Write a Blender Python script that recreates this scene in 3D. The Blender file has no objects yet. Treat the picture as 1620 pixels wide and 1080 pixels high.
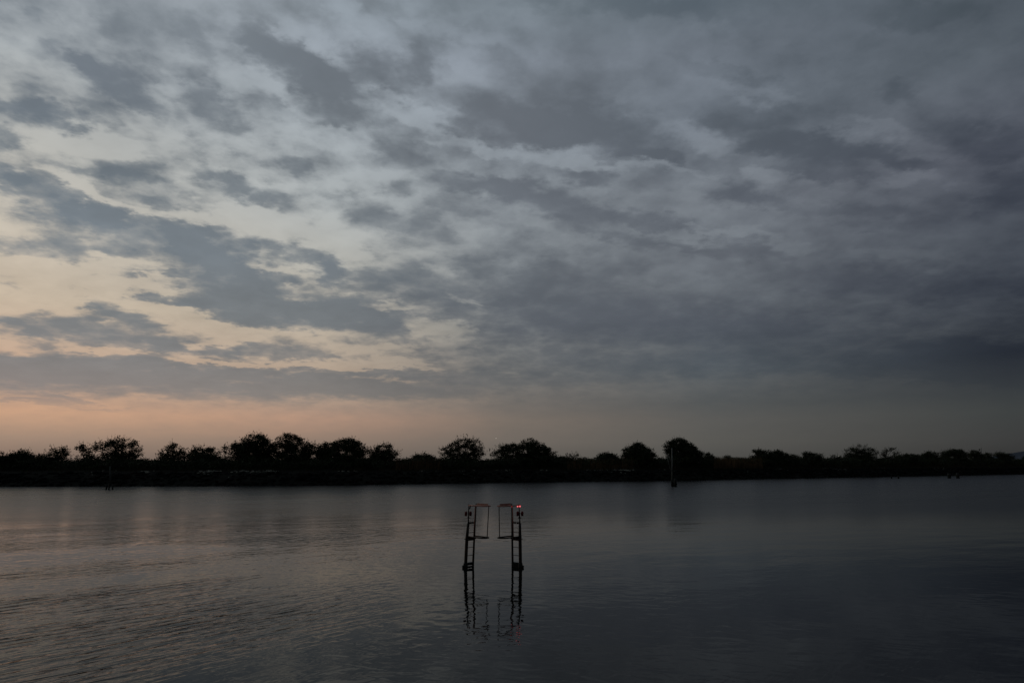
import bpy, math, random
import numpy as np
from mathutils import Vector, Matrix

R = math.radians
rng = np.random.default_rng(7)
random.seed(7)
scene = bpy.context.scene
col = scene.collection

# ------------------------------------------------------------------ camera
F = 1080.0                       # focal length in photograph pixels (24 mm on 36 mm)
PITCH = R(10.13)
H = 3.75                         # eye height over the water
cam_data = bpy.data.cameras.new('camera')
cam_data.lens = 24.0
cam_data.sensor_width = 36.0
cam_data.clip_start = 0.1
cam_data.clip_end = 20000.0
cam = bpy.data.objects.new('camera', cam_data)
col.objects.link(cam)
cam.location = (0, 0, H)
cam.rotation_euler = (R(90) + PITCH, 0, 0)
scene.camera = cam

scene.view_settings.view_transform = 'Standard'
scene.view_settings.look = 'None'
scene.view_settings.exposure = 0.0
scene.view_settings.gamma = 1.0
scene.view_settings.use_curve_mapping = False
scene.cycles.use_denoising = True
scene.cycles.max_bounces = 6
scene.cycles.diffuse_bounces = 2
scene.cycles.glossy_bounces = 3


def ray(x, y):
    a, b = (x - 810.0) / F, (540.0 - y) / F
    return Vector((a, math.cos(PITCH) - b * math.sin(PITCH), math.sin(PITCH) + b * math.cos(PITCH)))


def at_z(x, y, z=0.0):
    d = ray(x, y)
    return Vector((0, 0, H)) + d * ((z - H) / d.z)


def at_Y(x, y, Y):
    d = ray(x, y)
    return Vector((0, 0, H)) + d * (Y / d.y)


def azel(x, y):
    d = ray(x, y).normalized()
    return math.atan2(d.x, d.y), math.asin(d.z)


def lin(c):
    return tuple((v / 255 / 12.92) if v / 255 <= 0.04045 else ((v / 255 + 0.055) / 1.055) ** 2.4 for v in c)


SUN_AZ, SUN_EL = R(-50), R(1.0)      # the glow lies just past the left edge

# ------------------------------------------------------------------ world / sky
world = bpy.data.worlds.new('World')
scene.world = world
world.use_nodes = True
wt = world.node_tree
wt.nodes.clear()
WN, WL = wt.nodes, wt.links


def wmath(op, a, b=None, c=None, clamp=False):
    n = WN.new('ShaderNodeMath')
    n.operation = op
    n.use_clamp = clamp
    for i, v in enumerate((a, b, c)):
        if v is None:
            continue
        if isinstance(v, (int, float)):
            n.inputs[i].default_value = v
        else:
            WL.new(v, n.inputs[i])
    return n.outputs[0]


def wvec(op, a, b=None, scale=None):
    n = WN.new('ShaderNodeVectorMath')
    n.operation = op
    for i, v in enumerate((a, b)):
        if v is None:
            continue
        if isinstance(v, tuple):
            n.inputs[i].default_value = v
        else:
            WL.new(v, n.inputs[i])
    if scale is not None:
        if isinstance(scale, (int, float)):
            n.inputs['Scale'].default_value = scale
        else:
            WL.new(scale, n.inputs['Scale'])
    return n.outputs['Value'] if op in ('LENGTH', 'DOT_PRODUCT') else n.outputs[0]


def wcomb(x, y, z=0.0):
    n = WN.new('ShaderNodeCombineXYZ')
    for i, v in enumerate((x, y, z)):
        if isinstance(v, (int, float)):
            n.inputs[i].default_value = v
        else:
            WL.new(v, n.inputs[i])
    return n.outputs[0]


def wsmooth(v, a, b, lo=0.0, hi=1.0, kind='SMOOTHSTEP'):
    n = WN.new('ShaderNodeMapRange')
    n.interpolation_type = kind
    for k, s in zip(('From Min', 'From Max', 'To Min', 'To Max'), (a, b, lo, hi)):
        n.inputs[k].default_value = s
    WL.new(v, n.inputs['Value'])
    return n.outputs['Result']


def wnoise(vec, scale, detail, rough=0.55, dist=0.0, lac=2.0):
    n = WN.new('ShaderNodeTexNoise')
    n.noise_dimensions = '3D'
    n.inputs['Scale'].default_value = scale
    n.inputs['Detail'].default_value = detail
    n.inputs['Roughness'].default_value = rough
    n.inputs['Lacunarity'].default_value = lac
    n.inputs['Distortion'].default_value = dist
    WL.new(vec, n.inputs['Vector'])
    return n


def wmix(f, a, b, blend='MIX'):
    n = WN.new('ShaderNodeMix')
    n.data_type = 'RGBA'
    n.blend_type = blend
    for k, v in ((0, f), (6, a), (7, b)):
        if isinstance(v, (int, float)):
            n.inputs[k].default_value = v
        elif isinstance(v, tuple):
            n.inputs[k].default_value = v
        else:
            WL.new(v, n.inputs[k])
    return n.outputs[2]


tc = WN.new('ShaderNodeTexCoord')
dirv = tc.outputs['Generated']
sep = WN.new('ShaderNodeSeparateXYZ')
WL.new(dirv, sep.inputs[0])
dx, dy, dz0 = sep.outputs
dz = wmath('MAXIMUM', dz0, 0.0)
AZ = wmath('ARCTAN2', dx, dy)
EL = wmath('ARCSINE', dz)

# cloud-deck coordinates: the sky direction carried onto a level layer
inv = wmath('DIVIDE', 1.0, wmath('ADD', dz, 0.15))
QX, QY = wmath('MULTIPLY', dx, inv), wmath('MULTIPLY', dy, inv)
# streaks of the deck run from upper left to lower right
cs, sn = math.cos(R(-32)), math.sin(R(-32))
UX = wmath('ADD', wmath('MULTIPLY', QX, cs), wmath('MULTIPLY', QY, -sn))
UY = wmath('ADD', wmath('MULTIPLY', QX, sn), wmath('MULTIPLY', QY, cs))
Q = wcomb(wmath('MULTIPLY', UX, 0.85), wmath('MULTIPLY', UY, 1.0), 3.7)

n1 = wnoise(Q, 2.6, 5.0, 0.45, 0.1)
inv2 = wmath('DIVIDE', 1.0, wmath('ADD', dz, 0.24))
Q2 = wcomb(wmath('MULTIPLY', dx, inv2), wmath('MULTIPLY', dy, inv2), 1.3)
n2 = wnoise(Q2, 6.5, 8.0, 0.58, 0.0)
n4 = wnoise(Q2, 13.0, 6.0, 0.55, 0.0)
n3 = wnoise(Q, 1.1, 3.0, 0.5)
nw = wnoise(Q, 3.6, 5.0, 0.60)
# warp of the (azimuth, elevation) layout by the noise
nw2 = wnoise(wcomb(wmath('MULTIPLY', QX, 1.0), wmath('MULTIPLY', QY, 1.0), 9.1), 11.0, 5.0, 0.6)
wv = wvec('SUBTRACT', nw.outputs['Color'], (0.5, 0.5, 0.5))
wv = wvec('ADD', wv, wvec('SCALE', wvec('SUBTRACT', nw2.outputs['Color'], (0.5, 0.5, 0.5)), scale=0.55))
ampx = wmath('MULTIPLY_ADD', EL, 0.12, 0.09)
ampy = wmath('MULTIPLY_ADD', EL, 0.18, 0.014)
sw = WN.new('ShaderNodeSeparateXYZ')
WL.new(wv, sw.inputs[0])
PX = wmath('ADD', AZ, wmath('MULTIPLY', sw.outputs[0], ampx))
PY = wmath('ADD', EL, wmath('MULTIPLY', sw.outputs[1], ampy))
P = wcomb(PX, PY)

# cloud masses (x, y, rx, ry, tilt, weight) read off the sky and turned to azimuth / elevation
BLOBS = [
    (198, 145, 72, 30, 22, .95), (155, 122, 40, 14, 20, .5), (45, 186, 75, 25, 12, 1.0), (8, 225, 32, 26, 30, .8), (0, 280, 30, 26, 20, .8),
    (65, 15, 28, 15, 20, .35), (250, 40, 130, 45, 10, .35), (318, 58, 26, 45, -25, .55), (428, 72, 40, 30, 45, .7),
    (480, 108, 110, 30, 22, .85), (540, 125, 70, 32, 5, .6), (345, 158, 45, 18, 35, .5), (360, 200, 120, 34, 20, .42), (440, 165, 30, 16, 30, .4),
    (375, 288, 90, 24, 16, .95), (235, 295, 85, 26, 22, .55), (105, 268, 34, 14, 15, .5), (160, 275, 60, 14, 8, .3), (485, 264, 34, 17, 22, .75),
    (20, 90, 40, 15, 10, .35), (90, 88, 34, 14, -10, .35), (140, 118, 50, 12, 8, .35),
    (95, 325, 110, 24, 22, .85), (210, 362, 150, 34, 8, 1.0), (70, 388, 150, 20, 3, .85), (185, 405, 60, 10, 10, .7), (325, 392, 75, 34, 32, 1.0),
    (375, 445, 110, 46, 22, 1.0), (350, 485, 80, 24, 15, .7), (480, 492, 130, 30, 4, .95), (560, 480, 90, 20, 0, .5),
    (458, 405, 90, 17, 18, .95), (520, 432, 30, 14, 30, .6), (400, 392, 30, 10, 10, .6),
    (195, 438, 46, 7, 2, .8), (265, 438, 50, 5, 0, .6), (275, 472, 68, 10, 10, .8), (225, 466, 30, 6, -5, .6),
    (145, 485, 26, 7, 8, .7), (200, 502, 70, 17, 26, 1.0), (110, 518, 100, 15, 2, .95), (190, 540, 110, 13, 3, .8), (265, 549, 48, 13, 5, .9),
    (32, 526, 30, 8, 5, .8), (3, 508, 26, 10, 5, .9), (355, 551, 62, 9, 3, .95), (450, 556, 90, 14, 3, .7), (500, 515, 90, 12, 3, .5),
    (30, 568, 90, 12, 0, .9), (120, 586, 200, 22, 0, 1.0), (270, 604, 420, 24, 1, 1.1), (200, 572, 90, 10, 0, .5), (470, 592, 190, 12, 1, .8),
    (560, 616, 220, 12, 1, .8), (45, 632, 70, 5, 3, 1.0), (118, 630, 34, 5, 10, .9), (145, 645, 40, 3, 6, .9),
    (610, 115, 115, 42, 8, .85), (682, 88, 42, 34, 50, .7), (730, 118, 24, 14, 30, .5), (556, 182, 72, 26, 4, .8), (620, 8, 66, 20, 0, .55),
    (800, 195, 130, 36, 8, .75), (935, 208, 140, 42, 10, .85), (1035, 252, 70, 14, 16, .6), (910, 140, 150, 50, 8, .35), (640, 235, 46, 36, 10, .45),
    (770, 303, 85, 20, 4, .75), (870, 325, 110, 26, 14, .8), (925, 285, 60, 12, 6, .65), (1010, 345, 90, 16, 14, .6), (600, 345, 100, 26, 10, .55),
    (920, 2, 260, 22, 4, .5), (1100, 22, 180, 28, 6, .4), (640, 440, 120, 26, 3, .6), (600, 500, 130, 28, 4, .6), (640, 525, 60, 20, 5, .5),
    (720, 470, 80, 20, 3, .4), (880, 430, 160, 26, 0, .35), (850, 490, 240, 60, 2, .45), (1010, 500, 320, 44, 3, .5), (1020, 575, 300, 26, 0, .5),
    (740, 598, 260, 12, 1, .55), (1240, 175, 80, 30, 5, .45), (1335, 243, 150, 22, 6, .85), (1310, 275, 90, 18, 10, .6), (1195, 205, 110, 30, 8, .4),
    (1170, 312, 80, 24, 4, .75), (1000, 375, 70, 14, 8, .5), (1450, 30, 110, 22, 8, .45), (1420, 145, 60, 16, 8, .35), (1560, 210, 110, 40, 4, .6),
    (1590, 300, 80, 36, 0, .6), (1185, 405, 60, 16, 4, .5), (1100, 392, 50, 9, 4, .4), (1420, 450, 300, 26, 0, .5), (1570, 565, 240, 28, 1, 1.1), (1450, 585, 180, 18, 0, .5),
    (1300, 545, 240, 50, 0, .35), (1590, 598, 160, 14, 0, .8), (1150, 110, 120, 14, 5, .3), (1330, 340, 160, 14, 4, .3),
    # breaks
    (410, 135, 70, 16, 14, -.6), (495, 60, 60, 24, 25, -.6), (130, 228, 110, 16, 14, -.8), (115, 300, 60, 10, 24, -.7), (185, 322, 50, 8, 14, -.5),
    (310, 335, 120, 14, 4, -.8), (450, 352, 120, 22, 18, -.75), (95, 440, 180, 26, 2, -1.1), (60, 480, 110, 16, 0, -.8), (310, 505, 90, 16, 22, -1.0), (430, 430, 50, 8, 14, -.8),
    (475, 468, 40, 6, 2, -.6), (75, 571, 40, 4, 3, -.8), (170, 558, 70, 4, 2, -.7), (330, 572, 80, 4, 2, -.9), (650, 580, 60, 4, 0, -.7), (395, 603, 40, 3, 1, -.7), (395, 525, 120, 8, 3, -.5), (640, 165, 90, 15, 36, -.6), (742, 110, 70, 36, 10, -.5), (760, 45, 110, 22, 8, -.45), (790, 238, 150, 13, 3, -.65), (900, 262, 120, 9, 3, -.5),
    (600, 292, 90, 14, -6, -.6), (560, 405, 46, 20, 10, -.6), (692, 522, 56, 18, 10, -1.2), (618, 484, 50, 8, 2, -1.1), (600, 552, 60, 8, 0, -.6), (560, 575, 110, 8, 0, -1.0), (600, 600, 90, 4, 0, -.9), (740, 465, 60, 6, 18, -.6), (500, 590, 60, 4, 0, -.8), (420, 575, 90, 5, 0, -.8),
    (1120, 222, 66, 20, 6, -.6), (1060, 270, 70, 8, 5, -.5), (1205, 272, 30, 12, 8, -.45), (1420, 284, 70, 14, -6, -.5), (1110, 372, 110, 8, 6, -.5), (1240, 388, 60, 12, 0, -.4), (1000, 150, 60, 20, 20, -.2),
    (1180, 30, 100, 18, 5, -.25), (1390, 205, 60, 10, 14, -.4), (1190, 130, 90, 16, 6, -.3), (1430, 405, 120, 10, 4, -.3), (560, 30, 40, 26, 40, -.35), (520, 210, 60, 14, 8, -.3), (215, 205, 60, 18, 30, -.3),
]
acc = None
P0 = P
for bi, (bx, by, rx, ry, rot, w) in enumerate(BLOBS):
    if bi and bi % 10 == 0:      # keeps the shader's evaluation in order, group after group
        ma = WN.new('ShaderNodeVectorMath')
        ma.operation = 'MULTIPLY_ADD'
        WL.new(acc, ma.inputs[0])
        ma.inputs[1].default_value = (1e-9, 1e-9, 1e-9)
        WL.new(P0, ma.inputs[2])
        P = ma.outputs[0]
    c = azel(bx, by)
    cr, sr = math.cos(R(rot)), math.sin(R(rot))
    a = azel(bx + rx * cr, by + rx * sr)
    b = azel(bx - ry * sr, by + ry * cr)
    a = (a[0] - c[0], a[1] - c[1])
    b = (b[0] - c[0], b[1] - c[1])
    m = WN.new('ShaderNodeMapping')
    m.vector_type = 'TEXTURE'
    m.inputs['Location'].default_value = (c[0], c[1], 0)
    m.inputs['Rotation'].default_value = (0, 0, math.atan2(a[1], a[0]))
    m.inputs['Scale'].default_value = (math.hypot(*a) * 1.35, math.hypot(*b) * 1.4, 1)
    WL.new(P, m.inputs['Vector'])
    v = wsmooth(wvec('LENGTH', m.outputs[0]), 1.0, 0.2, 0.0, w)
    acc = v if acc is None else wmath('ADD', acc, v)

vo = WN.new('ShaderNodeTexVoronoi')
vo.feature = 'SMOOTH_F1'
vo.inputs['Scale'].default_value = 9.0
vo.inputs['Smoothness'].default_value = 0.5
vo.inputs['Detail'].default_value = 2.0
vo.inputs['Roughness'].default_value = 0.5
WL.new(wvec('ADD', Q2, wvec('SCALE', wvec('SUBTRACT', nw2.outputs['Color'], (0.5, 0.5, 0.5)), scale=0.10)), vo.inputs['Vector'])
puff = wmath('MULTIPLY', wmath('SUBTRACT', 0.80, vo.outputs['Distance']), 0.85)
noi0 = wmath('ADD', wmath('MULTIPLY', wmath('SUBTRACT', n1.outputs[0], 0.5), 0.80), wmath('ADD', wmath('MULTIPLY', wmath('SUBTRACT', n2.outputs[0], 0.5), 1.15), wmath('MULTIPLY', wmath('SUBTRACT', n4.outputs[0], 0.5), 0.55)))
noi_f = wsmooth(EL, 0.075, 0.14, 0.25, 1.0, 'LINEAR')
noi = wmath('ADD', noi0, puff)
side_f = wsmooth(wmath('ABSOLUTE', wmath('SUBTRACT', AZ, SUN_AZ)), 0.45, 1.15, 1.0, 0.38)
D = wmath('ADD', wmath('ADD', wmath('MULTIPLY', acc, 0.72), wmath('MULTIPLY', noi, wmath('MULTIPLY', noi_f, side_f))), wmath('MULTIPLY_ADD', side_f, -0.26, 0.67))
# edges are crisp low over the horizon at the left and blurred overhead and to the right
SOFT = wmath('ADD', wmath('MULTIPLY', EL, 0.42), wsmooth(wmath('ABSOLUTE', wmath('SUBTRACT', AZ, SUN_AZ)), 0.4, 1.3, 0.31, 0.50))
cov = WN.new('ShaderNodeMapRange')
cov.interpolation_type = 'SMOOTHSTEP'
WL.new(D, cov.inputs['Value'])
WL.new(wmath('SUBTRACT', 0.40, SOFT), cov.inputs['From Min'])
WL.new(wmath('ADD', 0.40, SOFT), cov.inputs['From Max'])
core = WN.new('ShaderNodeMapRange')
core.interpolation_type = 'SMOOTHSTEP'
D2 = wmath('ADD', D, wmath('MULTIPLY', wmath('SUBTRACT', n3.outputs[0], 0.5), 0.5))
WL.new(D2, core.inputs['Value'])
core.inputs['From Min'].default_value = 0.25
core.inputs['From Max'].default_value = 1.45
COVER = wmath('ADD', wmath('MULTIPLY', cov.outputs['Result'], 0.66), wmath('MULTIPLY', core.outputs['Result'], 0.40))

# colours: by elevation (stops) and by angle from the glow (columns)
T = wmath('ABSOLUTE', wmath('SUBTRACT', wmath('WRAP', wmath('SUBTRACT', AZ, SUN_AZ), math.pi, -math.pi), 0.0))
ELN = wmath('DIVIDE', EL, R(40))


def el_of(y):
    return max(0.0, math.asin(ray(810, y).normalized().z)) / R(40)


def ramp(stops):
    n = WN.new('ShaderNodeValToRGB')
    cr_ = n.color_ramp
    cr_.interpolation = 'LINEAR'
    pts = sorted((el_of(y), c_) for y, c_ in stops)
    while len(cr_.elements) > 1:
        cr_.elements.remove(cr_.elements[-1])
    cr_.elements[0].position = pts[0][0]
    cr_.elements[0].color = (*lin(pts[0][1]), 1)
    for p_, c_ in pts[1:]:
        e = cr_.elements.new(p_)
        e.color = (*lin(c_), 1)
    WL.new(ELN, n.inputs[0])
    return n.outputs[0]


YS = (733, 700, 665, 640, 590, 520, 430, 330, 200, 100, 0)
CLEAR = [
    [(126, 108, 98), (172, 143, 124), (216, 170, 138), (214, 173, 145), (200, 170, 148), (203, 184, 163), (201, 189, 174), (192, 188, 181), (175, 178, 180), (166, 170, 175), (160, 165, 170)],
    [(118, 104, 96), (150, 127, 112), (192, 152, 129), (190, 159, 138), (186, 164, 145), (192, 177, 160), (188, 183, 174), (180, 182, 182), (168, 173, 178), (162, 168, 176), (152, 160, 168)],
    [(98, 92, 86), (120, 109, 100), (134, 119, 108), (130, 119, 111), (138, 132, 126), (142, 142, 140), (146, 149, 152), (158, 162, 166), (154, 160, 168), (146, 152, 162), (136, 144, 152)],
    [(82, 79, 75), (96, 93, 88), (102, 98, 94), (98, 97, 95), (112, 112, 112), (112, 116, 120), (126, 130, 136), (140, 144, 150), (140, 146, 156), (128, 134, 144), (118, 126, 134)],
    [(56, 55, 54), (67, 67, 66), (66, 68, 67), (62, 65, 67), (62, 66, 72), (74, 78, 86), (90, 94, 102), (108, 110, 120), (104, 110, 118), (98, 104, 114), (90, 100, 108)],
    [(46, 46, 46), (56, 56, 56), (58, 60, 62), (58, 60, 64), (60, 64, 70), (66, 70, 78), (76, 80, 88), (86, 88, 96), (90, 96, 104), (88, 94, 104), (82, 92, 100)],
]
CLOUD = [
    [(122, 105, 95), (160, 136, 118), (196, 156, 130), (146, 133, 127), (134, 129, 127), (127, 128, 129), (118, 124, 130), (110, 117, 124), (116, 122, 130), (132, 138, 144), (142, 147, 152)],
    [(114, 101, 93), (142, 122, 109), (166, 138, 121), (134, 125, 119), (124, 120, 118), (118, 120, 122), (116, 121, 126), (116, 121, 126), (111, 116, 122), (108, 113, 120), (122, 128, 134)],
    [(96, 90, 84), (112, 103, 96), (118, 108, 100), (106, 102, 99), (98, 99, 101), (94, 97, 103), (99, 103, 109), (108, 112, 119), (104, 108, 115), (104, 109, 116), (108, 116, 123)],
    [(78, 76, 73), (90, 87, 83), (88, 87, 85), (79, 82, 84), (80, 86, 92), (82, 86, 94), (92, 95, 102), (92, 96, 104), (88, 94, 102), (94, 100, 108), (88, 98, 107)],
    [(52, 50, 49), (61, 60, 59), (64, 66, 66), (56, 59, 62), (40, 44, 52), (48, 52, 62), (60, 64, 74), (64, 68, 78), (70, 77, 85), (72, 80, 87), (64, 75, 82)],
    [(44, 44, 44), (52, 52, 52), (52, 54, 55), (44, 48, 52), (38, 42, 48), (42, 46, 54), (52, 56, 65), (56, 62, 70), (60, 68, 76), (62, 70, 78), (60, 70, 78)],
]


def shift_t(px):
    return azel(px, 640)[0] - SUN_AZ


TCOL = [shift_t(0), shift_t(500), shift_t(800), shift_t(1120), shift_t(1600), R(150)]


def field(cols):
    out = None
    for i, cvals in enumerate(cols):
        r_ = ramp(list(zip(YS, cvals)))
        if out is None:
            out = r_
        else:
            out = wmix(wsmooth(T, TCOL[i - 1], TCOL[i], kind='LINEAR'), out, r_)
    return out


clear = field(CLEAR)
cloud = field(CLOUD)
# the physical twilight sky gives part of the light between the clouds
sky = WN.new('ShaderNodeTexSky')
sky.sky_type = 'NISHITA'
sky.sun_disc = False
sky.sun_elevation = SUN_EL
sky.sun_rotation = SUN_AZ
sky.air_density = 1.2
sky.dust_density = 3.0
skys = wvec('SCALE', sky.outputs[0], scale=0.05)
clear = wmix(0.12, clear, skys)
base = wmix(COVER, clear, cloud)
# fine mottling of thickness inside the deck
mot = wmath('ADD', wmath('MULTIPLY', wmath('SUBTRACT', n2.outputs[0], 0.5), -0.28), wmath('MULTIPLY', wmath('SUBTRACT', n3.outputs[0], 0.5), -0.22))
mot = wmath('ADD', mot, wmath('MULTIPLY', wmath('MULTIPLY', wmath('SUBTRACT', puff, 0.27), side_f), -0.15))
mot = wmath('ADD', wmath('MULTIPLY', mot, noi_f), 1.0)
final = wvec('MULTIPLY', wvec('SCALE', base, scale=mot), (0.95, 0.992, 1.01))
bg = WN.new('ShaderNodeBackground')
WL.new(final, bg.inputs['Color'])
bg.inputs['Strength'].default_value = 1.0
wo = WN.new('ShaderNodeOutputWorld')
WL.new(bg.outputs[0], wo.inputs['Surface'])
world.cycles.sampling_method = 'MANUAL'
world.cycles.sample_map_resolution = 512

# the sun is at the horizon behind cloud: only a trace of direct light
sd = bpy.data.lights.new('sun', 'SUN')
sd.energy = 0.04
sd.angle = R(12)
sd.color = (1.0, 0.74, 0.55)
sun = bpy.data.objects.new('sun', sd)
col.objects.link(sun)
sdir = Vector((math.sin(SUN_AZ) * math.cos(R(3)), math.cos(SUN_AZ) * math.cos(R(3)), math.sin(R(3))))
sun.rotation_euler = sdir.to_track_quat('Z', 'Y').to_euler()
sun.location = sdir * 50 + Vector((0, 0, 20))


# ------------------------------------------------------------------ helpers
def material(name, base_col, rough=0.8, var=0.3, scale=3.0, bump=0.0, metallic=0.0, emit=None, emit_s=0.0, second=None, coords='Object', spec=0.12):
    m = bpy.data.materials.new(name)
    m.use_nodes = True
    nt = m.node_tree
    b = nt.nodes['Principled BSDF']
    b.inputs['Roughness'].default_value = rough
    b.inputs['Metallic'].default_value = metallic
    b.inputs['Specular IOR Level'].default_value = spec
    t_ = nt.nodes.new('ShaderNodeTexCoord')
    n = nt.nodes.new('ShaderNodeTexNoise')
    n.inputs['Scale'].default_value = scale
    n.inputs['Detail'].default_value = 5
    nt.links.new(t_.outputs[coords], n.inputs['Vector'])
    r_ = nt.nodes.new('ShaderNodeValToRGB')
    c0 = tuple(v * (1 - var) for v in base_col)
    c1 = second or tuple(min(1, v * (1 + var)) for v in base_col)
    r_.color_ramp.elements[0].position = 0.35
    r_.color_ramp.elements[1].position = 0.65
    r_.color_ramp.elements[0].color = (*c0, 1)
    r_.color_ramp.elements[1].color = (*c1, 1)
    nt.links.new(n.outputs[0], r_.inputs[0])
    nt.links.new(r_.outputs[0], b.inputs['Base Color'])
    if bump:
        bp = nt.nodes.new('ShaderNodeBump')
        bp.inputs['Strength'].default_value = 0.8
        bp.inputs['Distance'].default_value = bump
        nt.links.new(n.outputs[0], bp.inputs['Height'])
        nt.links.new(bp.outputs[0], b.inputs['Normal'])
    if emit:
        b.inputs['Emission Color'].default_value = (*emit, 1)
        b.inputs['Emission Strength'].default_value = emit_s
    return m


M_leaf = material('leaf', (0.026, 0.032, 0.014), 0.75, 0.45, 0.7)
M_leaf2 = material('leaf_dry', (0.060, 0.045, 0.024), 0.8, 0.45, 0.7)
M_bark = material('bark', (0.050, 0.042, 0.034), 0.9, 0.3, 6.0, 0.02)
M_grass = material('grass', (0.030, 0.026, 0.014), 0.9, 0.5, 0.35)
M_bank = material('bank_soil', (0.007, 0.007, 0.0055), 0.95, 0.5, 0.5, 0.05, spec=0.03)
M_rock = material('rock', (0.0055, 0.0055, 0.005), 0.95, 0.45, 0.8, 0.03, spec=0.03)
M_pale = material('pale_rubble', (0.17, 0.16, 0.13), 0.9, 0.4, 1.5, 0.02)
M_hill = material('hill', (0.055, 0.065, 0.085), 0.95, 0.25, 0.01)  # blue-grey of distance haze is put into the hill's colour
M_pole = material('weathered_pole', (0.15, 0.145, 0.125), 0.8, 0.35, 2.5, 0.01)
M_polegrey = material('grey_pole', (0.045, 0.045, 0.04), 0.8, 0.35, 2.5, 0.01)
M_weed = material('wet_weed', (0.012, 0.013, 0.010), 0.55, 0.4, 6.0, 0.01)
M_iron = material('tarred_steel', (0.018, 0.016, 0.014), 0.55, 0.5, 9.0, 0.004, second=(0.045, 0.026, 0.016))
M_orange = material('faded_orange_paint', (0.42, 0.12, 0.07), 0.55, 0.25, 12.0, 0.002, second=(0.34, 0.17, 0.12), spec=0.4)
M_maroon = material('maroon_lantern_paint', (0.10, 0.012, 0.012), 0.5, 0.3, 20.0)
M_lamp = material('red_lamp_glass', (0.6, 0.05, 0.05), 0.3, 0.1, 20.0, emit=(1.0, 0.10, 0.11), emit_s=0.7)
M_core = material('lamp_filament', (0.9, 0.5, 0.5), 0.3, 0.1, 20.0, emit=(1.0, 0.40, 0.42), emit_s=1.3)
M_glass = material('dull_lamp_glass', (0.25, 0.25, 0.22), 0.3, 0.2, 20.0)
M_bulb = material('white_bulb', (0.8, 0.8, 0.7), 0.4, 0.05, 9.0, emit=(1.0, 0.93, 0.80), emit_s=0.6)
M_star = material('pale_point_light', (0.8, 0.8, 0.7), 0.4, 0.05, 9.0, emit=(1.0, 0.88, 0.74), emit_s=0.45)


def link_mesh(name, verts, faces, mat, parent=None, smooth=False, loc=None):
    me = bpy.data.meshes.new(name)
    if isinstance(verts, np.ndarray):
        nf, k = faces.shape
        me.vertices.add(len(verts))
        me.vertices.foreach_set('co', verts.astype(np.float32).ravel())
        me.loops.add(nf * k)
        me.loops.foreach_set('vertex_index', faces.astype(np.int32).ravel())
        me.polygons.add(nf)
        me.polygons.foreach_set('loop_start', np.arange(0, nf * k, k, dtype=np.int32))
        me.polygons.foreach_set('loop_total', np.full(nf, k, dtype=np.int32))
        me.update(calc_edges=True)
        me.validate()
    else:
        me.from_pydata([tuple(v) for v in verts], [], faces)
        me.update()
    me.materials.append(mat)
    if smooth:
        me.polygons.foreach_set('use_smooth', [True] * len(me.polygons))
    o = bpy.data.objects.new(name, me)
    col.objects.link(o)
    if parent is not None:
        o.parent = parent
    if loc is not None:
        o.location = loc
    return o


def tag(o, label=None, cat=None, group=None, kind=None):
    if label:
        o['label'] = label
    if cat:
        o['category'] = cat
    if group:
        o['group'] = group
    if kind:
        o['kind'] = kind
    return o


def empty(name, loc, label=None, cat=None, group=None):
    e = bpy.data.objects.new(name, None)
    e.empty_display_size = 0.3
    col.objects.link(e)
    e.location = loc
    return tag(e, label, cat, group)


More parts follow.
